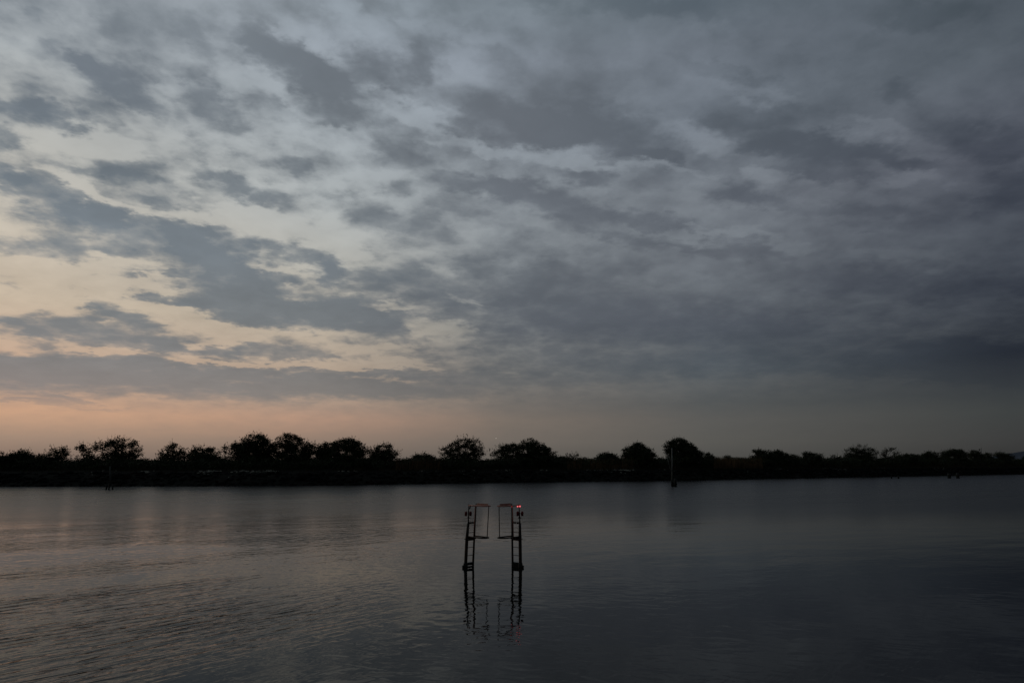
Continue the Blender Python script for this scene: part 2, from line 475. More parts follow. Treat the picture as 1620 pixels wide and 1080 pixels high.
class Tubes:
    """collects tapered tubes into one mesh"""
    def __init__(s):
        s.v, s.f = [], []

    def add(s, pts, rads, n=6, caps=True, closed=False):
        pts = [Vector(p) for p in pts]
        if not isinstance(rads, (list, tuple)):
            rads = [rads] * len(pts)
        base_ = len(s.v)
        cnt = len(pts)
        for i, p in enumerate(pts):
            if closed:
                t_ = pts[(i + 1) % cnt] - pts[i - 1]
            else:
                t_ = pts[min(i + 1, cnt - 1)] - pts[max(i - 1, 0)]
            t_.normalize()
            ref = Vector((0, 0, 1)) if abs(t_.z) < 0.9 else Vector((0, 1, 0))
            u = t_.cross(ref).normalized()
            w = t_.cross(u)
            for k in range(n):
                a = 2 * math.pi * k / n
                s.v.append(p + (u * math.cos(a) + w * math.sin(a)) * rads[i])
        segs = cnt if closed else cnt - 1
        for i in range(segs):
            j = (i + 1) % cnt
            for k in range(n):
                k2 = (k + 1) % n
                s.f.append((base_ + i * n + k, base_ + i * n + k2, base_ + j * n + k2, base_ + j * n + k))
        if caps and not closed:
            s.f.append(tuple(base_ + k for k in range(n))[::-1])
            s.f.append(tuple(base_ + (cnt - 1) * n + k for k in range(n)))
        return s

    def box(s, c, ax, ay, az):
        """box from centre and three half-axis vectors"""
        c, ax, ay, az = Vector(c), Vector(ax), Vector(ay), Vector(az)
        b_ = len(s.v)
        for i in (-1, 1):
            for j in (-1, 1):
                for k in (-1, 1):
                    s.v.append(c + ax * i + ay * j + az * k)
        for f in ((0, 1, 3, 2), (4, 6, 7, 5), (0, 4, 5, 1), (2, 3, 7, 6), (0, 2, 6, 4), (1, 5, 7, 3)):
            s.f.append(tuple(b_ + q for q in f))
        return s

    def ball(s, c, r, nu=12, nv=8, sz=1.0):
        c = Vector(c)
        b_ = len(s.v)
        s.v.append(c + Vector((0, 0, r * sz)))
        for i in range(1, nv):
            t_ = math.pi * i / nv
            for k in range(nu):
                a = 2 * math.pi * k / nu
                s.v.append(c + Vector((r * math.sin(t_) * math.cos(a), r * math.sin(t_) * math.sin(a), r * sz * math.cos(t_))))
        s.v.append(c - Vector((0, 0, r * sz)))
        for k in range(nu):
            k2 = (k + 1) % nu
            s.f.append((b_, b_ + 1 + k, b_ + 1 + k2))
            for i in range(nv - 2):
                p_ = b_ + 1 + i * nu
                s.f.append((p_ + k, p_ + nu + k, p_ + nu + k2, p_ + k2))
            p_ = b_ + 1 + (nv - 2) * nu
            s.f.append((p_ + k, b_ + 1 + (nv - 1) * nu, p_ + k2))
        return s

    def build(s, name, mat, parent=None, smooth=True, loc=None):
        return link_mesh(name, s.v, s.f, mat, parent, smooth, loc)


def leaf_quads(centres, sizes, flat=0.0, up=0.0):
    """numpy: one random rhombus leaf per centre"""
    n = len(centres)
    a = rng.normal(size=(n, 3))
    a[:, 2] *= (1 - flat)
    a[:, 2] += up * np.sign(a[:, 2] + 1e-9)
    a /= np.linalg.norm(a, axis=1, keepdims=True)
    b = rng.normal(size=(n, 3))
    b -= a * (a * b).sum(1, keepdims=True)
    b /= np.linalg.norm(b, axis=1, keepdims=True)
    s_ = sizes[:, None]
    v = np.empty((n, 4, 3))
    v[:, 0] = centres - a * s_
    v[:, 1] = centres + b * s_ * 0.45
    v[:, 2] = centres + a * s_
    v[:, 3] = centres - b * s_ * 0.45
    return v.reshape(-1, 3), np.arange(n * 4).reshape(n, 4)


# ------------------------------------------------------------------ shoreline and terrain
SHORE_PX = [(0, 769.5), (200, 769), (400, 768.5), (540, 767.5), (640, 765.5), (810, 763), (950, 761.5), (1080, 760), (1200, 757.5), (1350, 755), (1480, 752.5), (1620, 750)]
sp = [at_z(x, y, 0.0) for x, y in SHORE_PX]
first = sp[0] + (sp[0] - sp[3]).normalized() * 220
last = sp[-1] + (sp[-1] - sp[-4]).normalized() * 500
sp = [first] + sp + [last]


def resample(pts, step):
    out = [pts[0].copy()]
    for a, b in zip(pts, pts[1:]):
        n = max(1, int((b - a).length / step))
        for i in range(1, n + 1):
            out.append(a.lerp(b, i / n))
    return out


shore = resample(sp, 2.0)
for _ in range(12):
    shore = [shore[0]] + [(shore[i - 1] + shore[i] * 2 + shore[i + 1]) / 4 for i in range(1, len(shore) - 1)] + [shore[-1]]
SH = np.array([(p.x, p.y) for p in shore])
tg = np.gradient(SH, axis=0)
for _ in range(30):
    tg[1:-1] = (tg[:-2] + 2 * tg[1:-1] + tg[2:]) / 4
tg /= np.linalg.norm(tg, axis=1, keepdims=True)
NRM = np.stack([-tg[:, 1], tg[:, 0]], 1)


def profile(s):
    return np.interp(s, [-12, -3, 0, 1.2, 2.6, 4.2, 5.4, 6.5, 9, 14, 24, 60, 400, 6000], [-3.0, -0.7, 0.02, 0.45, 1.05, 1.7, 2.1, 2.2, 2.45, 2.7, 2.75, 2.6, 2.2, 2.0])


def shore_at(xw, s):
    """world point s metres inland of the shore, abscissa by index"""
    i = xw
    p = SH[i] + NRM[i] * s
    return p


offs = np.array([-12, -6, -3, -1.5, 0, .6, 1.2, 1.8, 2.6, 3.4, 4.2, 4.8, 5.4, 6.0, 6.5, 7.5, 9, 11, 14, 18, 24, 34, 48])
gn, gk = len(SH), len(offs)
tv = np.zeros((gn, gk + 2, 3))
for k, s in enumerate(offs):
    tv[:, k, 0:2] = SH + NRM * s
    jit = rng.normal(size=gn) * (0.10 if -2 < s < 6.6 else 0.12)
    tv[:, k, 2] = profile(s) + jit * (abs(s) > 0.1)
tv[:, gk, 0] = tv[:, gk - 1, 0] * 3
tv[:, gk, 1] = tv[:, gk - 1, 1] + 500
tv[:, gk, 2] = 2.2
tv[:, gk + 1, 0] = tv[:, gk - 1, 0] * 30
tv[:, gk + 1, 1] = tv[:, gk - 1, 1] + 7000
tv[:, gk + 1, 2] = 2.0
kk = gk + 2
ii, jj = np.meshgrid(np.arange(gn - 1), np.arange(kk - 1), indexing='ij')
b0 = (ii * kk + jj).ravel()
tf = np.stack([b0, b0 + kk, b0 + kk + 1, b0 + 1], 1)
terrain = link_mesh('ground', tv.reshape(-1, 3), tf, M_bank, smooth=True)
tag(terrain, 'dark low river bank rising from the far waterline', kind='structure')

# far hill at the right edge
hv, hf = [], []
hx = np.linspace(1560, 2300, 60)
for i, x in enumerate(hx):
    top = 733 - 18.5 * min(1, max(0, (x - 1570) / 45)) ** 0.6 - 2.0 * math.sin(x * 0.035) - 14 * max(0, math.sin((x - 1600) / 260))
    p = at_Y(x, top, 1900)
    hv += [(p.x, 1500, 1.0), (p.x, 1900, max(2.0, p.z)), (p.x * 1.15, 2600, 1.0)]
    if i:
        a = (i - 1) * 3
        hf += [(a, a + 3, a + 4, a + 1), (a + 1, a + 4, a + 5, a + 2)]
hill = link_mesh('hills', hv, hf, M_hill, smooth=True)
tag(hill, 'low dusky hill on the horizon at the far right', kind='structure')

# ------------------------------------------------------------------ water
mw = bpy.data.materials.new('harbour_water')
mw.use_nodes = True
nt = mw.node_tree
N, L = nt.nodes, nt.links
b = N['Principled BSDF']
b.inputs['Base Color'].default_value = (0.002, 0.003, 0.003, 1)
b.inputs['IOR'].default_value = 1.155
t_ = N.new('ShaderNodeTexCoord')
pos = t_.outputs['Object']


def nnoise(scale_xyz, rotz, detail, rough=0.5, dist=0.0):
    mp = N.new('ShaderNodeMapping')
    mp.vector_type = 'POINT'
    mr = N.new('ShaderNodeMapping')
    mr.inputs['Rotation'].default_value = (0, 0, rotz)
    L.new(pos, mr.inputs['Vector'])
    mp.inputs['Scale'].default_value = scale_xyz
    L.new(mr.outputs[0], mp.inputs['Vector'])
    n = N.new('ShaderNodeTexNoise')
    n.inputs['Scale'].default_value = 1.0
    n.inputs['Detail'].default_value = detail
    n.inputs['Roughness'].default_value = rough
    n.inputs['Distortion'].default_value = dist
    L.new(mp.outputs[0], n.inputs['Vector'])
    return n.outputs[0]


def nm(op, a, b_=None, c=None):
    n = N.new('ShaderNodeMath')
    n.operation = op
    for i, v in enumerate((a, b_, c)):
        if v is None:
            continue
        if isinstance(v, (int, float)):
            n.inputs[i].default_value = v
        else:
            L.new(v, n.inputs[i])
    return n.outputs[0]


def nr(v, a, b_, lo, hi, kind='SMOOTHSTEP'):
    n = N.new('ShaderNodeMapRange')
    n.interpolation_type = kind
    for k, s in zip(('From Min', 'From Max', 'To Min', 'To Max'), (a, b_, lo, hi)):
        n.inputs[k].default_value = s
    L.new(v, n.inputs['Value'])
    return n.outputs['Result']


sx = N.new('ShaderNodeSeparateXYZ')
L.new(pos, sx.inputs[0])
# crests run about 63 degrees from the x axis (away from the camera, to the right)
ROTC = R(-50)
ripple = nnoise((0.85, 3.8, 1), ROTC, 2.5, 0.5, 0.3)
ripple2 = nnoise((1.3, 7.5, 1), R(-40), 2.0, 0.5, 0.2)
chop = nnoise((1.7, 2.8, 1), 0.3, 1.3, 0.5, 0.4)
swell = nnoise((0.22, 0.5, 1), R(-20), 2.0, 0.45)
patch = nnoise((0.05, 0.16, 1), R(-35), 3.0, 0.5)
left = nr(sx.outputs[0], -1.5, -8.0, 0.0, 1.0)
near = nr(sx.outputs[1], 26.0, 15.0, 0.0, 1.0)
pm = nr(patch, 0.40, 0.62, 0.15, 1.0)
amp = nm('MULTIPLY', nm('MULTIPLY', pm, nm('MULTIPLY_ADD', near, 0.6, 0.4)), nm('MULTIPLY_ADD', left, 0.90, 0.10))
calm = nr(sx.outputs[0], 2.0, 7.0, 1.0, 0.45)
h = nm('MULTIPLY', nm('SUBTRACT', ripple, 0.5), nm('MULTIPLY', amp, 0.082))
h = nm('ADD', h, nm('MULTIPLY', nm('MULTIPLY', nm('SUBTRACT', ripple2, 0.5), amp), 0.006))
h = nm('ADD', h, nm('MULTIPLY', nm('SUBTRACT', chop, 0.5), nm('MULTIPLY', calm, nm('MULTIPLY_ADD', amp, 0.002, 0.0085))))
h = nm('ADD', h, nm('MULTIPLY', nm('SUBTRACT', swell, 0.5), 0.022))
bp = N.new('ShaderNodeBump')
bp.inputs['Strength'].default_value = 1.0
bp.inputs['Distance'].default_value = 1.0
L.new(h, bp.inputs['Height'])
L.new(bp.outputs[0], b.inputs['Normal'])
# the open reach is ruffled by the breeze, the near water is slick
ruf = nr(sx.outputs[1], 24.0, 70.0, 0.02, 0.27)
ruf = nm('ADD', ruf, nm('MULTIPLY', nm('SUBTRACT', patch, 0.5), nr(sx.outputs[1], 26.0, 60.0, 0.0, 0.10)))
ruf = nm('MAXIMUM', ruf, 0.02)
L.new(ruf, b.inputs['Roughness'])
wvv = [(-6000, -400, 0), (6000, -400, 0), (6000, 1200, 0), (-6000, 1200, 0)]
water = link_mesh('water', wvv, [(0, 1, 2, 3)], mw)
tag(water, 'calm grey river water with faint ripples', kind='structure')
bed = link_mesh('riverbed', [(-6000, -400, -6), (6000, -400, -6), (6000, 1200, -6), (-6000, 1200, -6)], [(0, 1, 2, 3)], M_bank)
tag(bed, 'muddy river bed under the water', kind='structure')

# ------------------------------------------------------------------ bank stones and rubble
phi = (1 + 5 ** 0.5) / 2
ICO_V = np.array([(-1, phi, 0), (1, phi, 0), (-1, -phi, 0), (1, -phi, 0), (0, -1, phi), (0, 1, phi), (0, -1, -phi), (0, 1, -phi), (phi, 0, -1), (phi, 0, 1), (-phi, 0, -1), (-phi, 0, 1)], float)
ICO_V /= np.linalg.norm(ICO_V[0])
ICO_F = np.array([(0, 11, 5), (0, 5, 1), (0, 1, 7), (0, 7, 10), (0, 10, 11), (1, 5, 9), (5, 11, 4), (11, 10, 2), (10, 7, 6), (7, 1, 8), (3, 9, 4), (3, 4, 2), (3, 2, 6), (3, 6, 8), (3, 8, 9), (4, 9, 5), (2, 4, 11), (6, 2, 10), (8, 6, 7), (9, 8, 1)])


def stones(pts, rad, squash=0.65):
    n = len(pts)
    j = 1 + rng.normal(size=(n, 12, 1)) * 0.16
    sc = rad[:, None, None] * np.stack([rng.uniform(.8, 1.5, n), rng.uniform(.7, 1.2, n), rng.uniform(.45, .9, n) * squash / 0.65], 1)[:, None, :]
    v = ICO_V[None] * j * sc
    a = rng.uniform(0, 6.28, n)
    c_, s_ = np.cos(a)[:, None], np.sin(a)[:, None]
    x = v[..., 0] * c_ - v[..., 1] * s_
    y = v[..., 0] * s_ + v[..., 1] * c_
    v = np.stack([x, y, v[..., 2]], -1) + pts[:, None, :]
    f = ICO_F[None] + (np.arange(n) * 12)[:, None, None]
    return v.reshape(-1, 3), f.reshape(-1, 3)


vis = np.where((SH[:, 0] > -170) & (SH[:, 0] < 290))[0]
nst = 9000
idx = rng.choice(vis, nst)
s_ = rng.uniform(-0.7, 5.6, nst)
pxy = SH[idx] + NRM[idx] * s_[:, None] + tg[idx] * rng.uniform(-1, 1, nst)[:, None]
pts = np.column_stack([pxy, profile(s_) - 0.05])
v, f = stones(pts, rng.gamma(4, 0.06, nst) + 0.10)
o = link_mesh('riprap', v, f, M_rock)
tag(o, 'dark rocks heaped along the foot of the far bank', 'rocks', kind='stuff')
# pale rubble on the high-water line, in short drifts
drifts = [(130, 12, 30), (200, 10, 30), (300, 14, 50), (317, 9, 45), (362, 10, 50), (390, 12, 45), (412, 8, 50), (430, 5, 12), (555, 8, 15), (565, 3, 12), (690, 9, 14), (697, 6, 10), (757, 8, 16), (820, 10, 22), (885, 6, 20), (960, 14, 20), (972, 5, 10),
          (1003, 9, 60), (1013, 6, 50), (1022, 6, 30), (1090, 20, 10), (1205, 14, 20), (1262, 14, 25), (1275, 8, 12), (1345, 16, 50), (1362, 10, 35), (1432, 10, 25), (1510, 8, 20), (1525, 8, 20)]
pl, ra = [], []
for px, spread, cnt in drifts:
    for _ in range(int(cnt * .5)):
        x = px + random.gauss(0, spread * 0.5)
        i = int(np.argmin(np.abs(SH[:, 0] / SH[:, 1] - (x - 810) / F / 1.02)))
        s = random.gauss(6.6, 1.3)
        p = SH[i] + NRM[i] * s + tg[i] * random.uniform(-1, 1)
        pl.append((p[0], p[1], float(profile(s)) + 0.10))
        ra.append(random.uniform(0.07, 0.24))
v, f = stones(np.array(pl), np.array(ra), 0.5)
o = link_mesh('rubble', v, f, M_pale)
tag(o, 'scattered pale stones and driftwood bits along the high-water line of the bank', 'rubble', kind='stuff')


# ------------------------------------------------------------------ vegetation
def shore_Y(x):
    """distance (Y) of the shoreline under photograph column x"""
    i = int(np.argmin(np.abs(SH[:, 0] / SH[:, 1] - (x - 810) / F)))
    return SH[i][1]


# undergrowth: low scrub and grass behind the high-water line
TOPY = [(-60, 724), (0, 723), (60, 726), (115, 729), (150, 727), (235, 728), (350, 727), (640, 726.5), (675, 724), (765, 727), (880, 722), (930, 725.5), (1042, 724), (1130, 724), (1190, 725), (1262, 723), (1310, 724), (1390, 725), (1430, 724), (1500, 724), (1570, 724.5), (1600, 726), (1640, 728), (1700, 727)]
tx, ty = zip(*TOPY)
cv, cs_ = [], []
nb = 11000
for _ in range(nb):
    x = random.uniform(-60, 1690)
    ys = shore_Y(x)
    dep_ = random.uniform(10, 26)
    Y = ys + dep_
    bumpy = max(0.0, math.sin(x * 0.11 + 2 * math.sin(x * 0.037))) * (3.0 if x < 640 else 1.0)
    topy = np.interp(x, tx, ty) + 1.0 * math.sin(x * 0.21) + 0.8 * math.sin(x * 0.083 + 1) - bumpy * random.random() ** 0.5
    top = at_Y(x, topy, Y)
    g = float(profile(dep_))
    hgt = max(0.5, top.z - g)
    hh = hgt * random.uniform(0.25, 1.0) ** 0.7
    k = random.randint(14, 24)
    c_ = np.array([top.x, Y, g + hh - 0.3])
    cv.append(c_ + rng.normal(size=(k, 3)) * np.array([0.6, 0.6, 0.26]))
    cs_.append(rng.uniform(0.10, 0.24, k))
v, f = leaf_quads(np.concatenate(cv), np.concatenate(cs_))
o = link_mesh('undergrowth', v, f, M_leaf)
tag(o, 'continuous dark scrub and bushes lining the top of the bank', 'undergrowth', kind='stuff')
# grass: long blades sloping down to the rubble line and standing over the scrub
nbld = 42000
xs = rng.uniform(-60, 1690, nbld)
ysh = np.interp(xs, np.linspace(-80, 1720, 120), [shore_Y(x) for x in np.linspace(-80, 1720, 120)])
dd = rng.uniform(7.0, 24, nbld)
Yb = ysh + dd
dpx = Yb * math.cos(PITCH)
gx = (xs - 810) / F * Yb * 1.0
gz = profile(dd)
topz = H + (733 - np.interp(xs, tx, ty)) / F * Yb
hb = np.minimum(0.35 + (dd - 7) * 0.22, np.maximum(0.6, topz - gz + 0.15)) * rng.uniform(0.6, 1.12, nbld)
vb = np.empty((nbld, 3, 3))
ln = rng.normal(size=(nbld, 2)) * 0.18
wd = 0.035
ang = rng.uniform(0, 3.14, nbld)
vb[:, 0] = np.column_stack([gx - wd * np.cos(ang), Yb - wd * np.sin(ang), gz])
vb[:, 1] = np.column_stack([gx + wd * np.cos(ang), Yb + wd * np.sin(ang), gz])
vb[:, 2] = np.column_stack([gx + ln[:, 0] * hb, Yb + ln[:, 1] * hb, gz + hb])
o = link_mesh('grass', vb.reshape(-1, 3), np.arange(nbld * 3).reshape(-1, 3), M_grass)
tag(o, 'rough dry grass covering the upper bank between the bushes', 'grass', kind='stuff')


# tall dry grass in the open stretch right of the biggest dome tree, and in the gap left of centre
nr_ = 5200
xr = np.concatenate([rng.uniform(1124, 1200, 2600), rng.uniform(628, 700, 1300), rng.uniform(895, 1000, 1300)])
dr = rng.uniform(9, 20, nr_)
Yr = np.interp(xr, np.linspace(-80, 1720, 120), [shore_Y(x) for x in np.linspace(-80, 1720, 120)]) + dr
zr = profile(dr)
hr = (H + (733 - np.interp(xr, tx, ty) + 1.5) / F * Yr - zr) * rng.uniform(0.7, 1.12, nr_)
vr = np.empty((nr_, 3, 3))
ar = rng.uniform(0, 3.14, nr_)
xw_ = (xr - 810) / F * Yr
lr = rng.normal(size=(nr_, 2)) * 0.13
vr[:, 0] = np.column_stack([xw_ - .05 * np.cos(ar), Yr - .05 * np.sin(ar), zr])
vr[:, 1] = np.column_stack([xw_ + .05 * np.cos(ar), Yr + .05 * np.sin(ar), zr])
vr[:, 2] = np.column_stack([xw_ + lr[:, 0] * hr, Yr + lr[:, 1] * hr, zr + hr])
o = link_mesh('dry_grass', vr.reshape(-1, 3), np.arange(nr_ * 3).reshape(-1, 3), material('dry_grass', (0.13, 0.075, 0.035), 0.9, 0.35, 0.4))
tag(o, 'patches of tall reddish dry grass in the gaps between the trees', 'grass', kind='stuff')


def tree(px, lobes, label, back=14.0, kind='dense', name='tree', dens=1.0, leaf=0.17, trunk_r=None, mat=None, cat='tree', group='trees and bushes along the far bank'):
    """px: column of the trunk; lobes: (cx, cy, rx, ry) seen in the photograph"""
    Y = shore_Y(px) + back
    g = float(profile(back))
    base_p = at_Y(px, 733, Y)
    root = empty(name, (base_p.x, Y, g), label, cat, group)
    o3 = Vector((base_p.x, Y, g))
    k = Y / F * 1.02
    L3 = []
    x0, x1 = min(l[0] - l[2] for l in lobes), max(l[0] + l[2] for l in lobes)
    if x1 - x0 > 24 and kind != 'twiggy':      # skirt of low branches
        lobes = list(lobes) + [((x0 + x1) / 2, 725, (x1 - x0) * 0.46, 6)]
    for (cx, cy, rx, ry) in lobes:
        c_ = at_Y(cx, cy, Y) - o3
        L3.append((c_, rx * k, max(rx * k * 0.75, 0.4), ry * k))
    top = max(c_.z + rz for c_, _, _, rz in L3)
    wid = max(c_.x + rx for c_, rx, _, _ in L3) - min(c_.x - rx for c_, rx, _, _ in L3)
    fork = Vector((0.0, 0, top * (0.30 if kind != 'dense' else 0.22)))
    tr = trunk_r or max(0.06, min(0.26, wid * 0.022 + 0.04))
    tb = Tubes()
    tb.add([(0, 0, -0.3), (tr * 0.4, 0, fork.z * 0.5), tuple(fork)], [tr * 1.25, tr, tr * 0.8], 7)
    br = Tubes()
    clumps = []
    for (c_, rx, ry, rz) in L3:
        vol = rx * rz
        ncl = {'dense': 27, 'airy': 16, 'twiggy': 7}[kind] * vol * dens
        ncl = max(5, int(ncl)) + 3
        # a main limb reaching the lobe's heart
        mid = fork.lerp(c_, 0.55) + Vector((random.uniform(-.3, .3), random.uniform(-.3, .3), -0.12 * rz))
        heart = c_ + Vector((0, 0, -rz * 0.25))
        br.add([fork, mid, heart], [tr * 0.6, tr * 0.42, tr * 0.26], 5, caps=False)
        for _ in range(ncl):
            while True:
                u = Vector((random.uniform(-1, 1), random.uniform(-1, 1), random.uniform(-0.85, 1)))
                if 0.12 < u.length < 1:
                    break
            if random.random() < 0.62:
                u = u.normalized() * random.uniform(0.72, 1.0)
            e = c_ + Vector((u.x * rx, u.y * ry, u.z * rz))
            if e.z < 0.2:
                e.z = 0.2 + random.random() * 0.4
            clumps.append(e)
            if kind != 'dense' or random.random() < 0.35:
                q = heart.lerp(mid, random.random() * 0.6)
                m_ = q.lerp(e, 0.5) + Vector((random.uniform(-.25, .25), random.uniform(-.2, .2), random.uniform(-.1, .25)))
                br.add([q, m_, e + (e - m_).normalized() * 0.25], [tr * 0.22 + 0.012, 0.028, 0.012], 3, caps=False)
                if kind == 'twiggy' or random.random() < 0.3:
                    for _q in range(3 if kind == 'twiggy' else 1):
                        d_ = Vector((random.gauss(0, 1), random.gauss(0, 1), random.gauss(0.5, .8))).normalized() * random.uniform(.3, .8)
                        br.add([m_.lerp(e, random.random()), e + d_], [0.022, 0.008], 3, caps=False)
    # bare twigs standing out of the outline, each with a few leaves
    tips = []
    for (c_, rx, ry, rz) in L3:
        for _ in range(int(1 + rx * (1.6 if kind == 'dense' else 3.2))):
            an = random.uniform(0.15, math.pi - 0.15)
            q = c_ + Vector((math.cos(an) * rx * 0.9, random.uniform(-.3, .3) * ry, math.sin(an) * rz * 0.9))
            d_ = Vector((math.cos(an) * .6 + random.gauss(0, .3), random.gauss(0, .3), math.sin(an) + random.uniform(0, .5))).normalized()
            e = q + d_ * random.uniform(0.35, 1.1)
            br.add([q, q.lerp(e, .6) + Vector((random.gauss(0, .04), 0, 0)), e], [0.03, 0.018, 0.008], 3, caps=False)
            for _q in range(random.randint(1, 5)):
                tips.append(tuple(q.lerp(e, random.uniform(.3, 1.0)) + Vector((random.gauss(0, .07), random.gauss(0, .07), random.gauss(0, .06)))))
    C = np.array([tuple(c_) for c_ in clumps])
    per = {'dense': 36, 'airy': 24, 'twiggy': 10}[kind]
    spread = {'dense': 0.36, 'airy': 0.30, 'twiggy': 0.24}[kind]
    rep = rng.integers(int(per * 0.5), int(per * 1.5), len(C))
    P_ = np.repeat(C, rep, axis=0)
    P_ = P_ + rng.normal(size=P_.shape) * np.array([spread, spread, spread * 0.65]) * rng.uniform(.6, 1.25, len(P_))[:, None]
    P_ = np.concatenate([P_, np.array(tips)])
    v, f = leaf_quads(P_, rng.uniform(leaf * 0.55, leaf * 1.15, len(P_)))
    tb.build('trunk', M_bark, root)
    br.build('branches', M_bark, root)
    link_mesh('crown', v, f, mat or M_leaf, root)
    return root


B = 'shrub'
tree(12, [(4, 725, 10, 5), (20, 723, 8, 5)], 'low ragged bush at the very left end of the bank', 12, 'airy', 'bush', cat=B)
tree(38, [(38, 722, 13, 10), (33, 727, 16, 8)], 'small round dense bush second from the left end of the bank', 13, 'dense', 'bush', cat=B)
tree(88, [(92, 713, 12, 7), (75, 722, 16, 7), (104, 716, 7, 4), (98, 724, 10, 6)], 'low wind-bent tree with open crown left of the small forked tree', 14, 'airy')
tree(135, [(126, 710, 6, 4), (138, 713, 7, 6), (140, 724, 10, 7), (130, 706, 4, 3)], 'small forked tree hard against the left side of the wide see-through tree', 13, 'airy')
tree(192, [(195, 702, 20, 9), (210, 716, 13, 15), (180, 718, 20, 12), (160, 706, 14, 7), (178, 701, 12, 7), (195, 720, 18, 12)], 'wide flat-topped tree with sky showing through its left half', 16, 'airy', dens=0.95)
tree(272, [(272, 710, 9, 6), (262, 718, 10, 7), (284, 714, 9, 7), (270, 723, 20, 6), (273, 703, 4, 3)], 'open bushy tree with a small tuft on top right of the wide see-through tree', 14, 'airy')
tree(320, [(320, 713, 15, 8), (308, 718, 14, 9), (336, 718, 13, 9), (322, 723, 26, 6)], 'broad low bushy tree left of the tallest dark pair', 15, 'dense', dens=0.55)
tree(358, [(356, 712, 7, 5), (361, 721, 9, 6)], 'narrow airy shrub touching the left flank of the tallest tree', 13, 'airy', 'bush', cat=B)
tree(405, [(405, 698, 20, 12), (385, 710, 18, 12), (420, 712, 14, 14), (400, 718, 28, 12), (374, 706, 6, 5)], 'tallest dense dark tree left of centre with steep left side', 15, 'dense')
tree(455, [(455, 699, 18, 12), (470, 704, 20, 11), (440, 712, 16, 12), (465, 718, 30, 11), (492, 710, 10, 8), (484, 716, 10, 7)], 'tall broad tree with feathery right side joined to the tallest tree', 16, 'dense', dens=0.75)
tree(545, [(548, 704, 20, 10), (520, 709, 17, 9), (566, 712, 14, 11), (540, 718, 38, 11), (510, 716, 12, 10), (553, 698, 8, 4)], 'broad dense tree with a low peak left of the rounded end tree', 15, 'dense')
tree(606, [(606, 711, 16, 8), (592, 717, 12, 8), (620, 717, 10, 8), (606, 721, 22, 7), (612, 705, 6, 3)], 'low spreading tree at the right end of the long left-hand thicket', 15, 'airy', dens=1.3)
tree(667, [(667, 722.5, 13, 4), (680, 724, 7, 3)], 'low dark dome bush alone in the gap left of the domed tree', 14, 'dense', 'bush', cat=B)
tree(735, [(737, 701, 17, 9), (722, 708, 12, 8), (752, 706, 13, 10), (708, 714, 14, 7), (757, 717, 8, 9), (730, 718, 26, 8)], 'domed tree with branches showing under its crown above the left ladder', 15, 'airy', dens=1.15)
tree(780, [(776, 719, 8, 5), (785, 714, 6, 4)], 'small wiry shrub between the domed tree and the wide peaked tree', 13, 'twiggy', 'bush', cat=B)
tree(835, [(838, 703, 14, 9), (815, 708, 18, 6), (800, 707, 11, 3.5), (850, 711, 18, 10), (830, 717, 38, 11), (866, 719, 14, 7), (793, 718, 10, 7)], 'wide peaked tree tapering to the right above the right ladder', 15, 'dense', dens=0.8)
tree(905, [(905, 720, 9, 1.8), (903, 724, 12, 3)], 'tiny flat-topped twiggy tree standing alone right of the wide peaked tree', 14, 'twiggy')
tree(960, [(958, 722, 15, 6), (965, 725, 14, 6)], 'low smooth dome bush left of the twin-domed tree', 14, 'dense', 'bush', cat=B)
tree(1010, [(1009, 709, 11, 8), (1000, 715, 14, 9), (1022, 717, 13, 9), (1010, 721, 25, 9), (1009, 703, 4, 2)], 'rounded dense tree with stepped top left of the biggest dome', 14, 'dense', dens=1.2)
tree(1080, [(1074, 703, 15, 10), (1060, 708, 9, 9), (1090, 711, 14, 10), (1080, 717, 24, 13), (1102, 720, 11, 7)], 'biggest dense dome tree behind the tall pale marker post', 14, 'dense', dens=1.35)
tree(1120, [(1120, 721, 7, 4.5), (1122, 725, 7, 5)], 'small square-topped bush tucked against the right of the biggest dome', 14, 'dense', 'bush', cat=B)
tree(1151, [(1151, 724, 4, 3.5)], 'tiny cone bush alone in the reddish grass', 14, 'dense', 'bush', cat=B, trunk_r=0.05)
tree(1208, [(1197, 713.5, 6, 1.8), (1203, 715, 8, 3), (1214, 717, 10, 4), (1208, 722, 20, 5)], 'wind-swept tree with a flat branch pointing left', 15, 'dense')
tree(1233, [(1232, 717, 7, 5), (1228, 722, 11, 6), (1240, 722, 9, 5)], 'spiky bush with bare tips beside the wind-swept tree', 14, 'dense', 'bush', cat=B)
tree(1255, [(1254, 723, 9, 3.5)], 'low rounded bush right of the spiky bush', 14, 'dense', 'bush', cat=B)
tree(1285, [(1278, 719, 7, 4), (1288, 722, 14, 5)], 'low dome bush with a bump on its left shoulder', 14, 'dense', 'bush', cat=B)
tree(1322, [(1322, 724, 9, 4)], 'low bush beside the distant white light', 14, 'airy', 'bush', cat=B)
tree(1362, [(1362, 711, 18, 7), (1350, 717, 15, 8), (1376, 717, 14, 8), (1362, 722, 26, 7)], 'fan-shaped feathery tree in the right part of the bank', 18, 'airy', dens=0.9, leaf=0.15)
tree(1400, [(1404, 712, 7, 2), (1412, 710, 5, 1.6), (1417, 716, 5, 2), (1398, 718, 7, 4), (1404, 723, 12, 4)], 'sparse leaning tree with small flat tufts reaching right', 16, 'twiggy', dens=3.0)
tree(1432, [(1425, 722, 10, 3.5), (1443, 722, 11, 3.5)], 'long low clipped-looking bush right of the sparse leaning tree', 16, 'dense', 'bush', cat=B, dens=.8)
tree(1470, [(1472, 719, 13, 4.5), (1464, 723, 12, 4.5)], 'low broad bush left of the tufted tree near the right end', 16, 'dense', 'bush', cat=B, dens=.8)
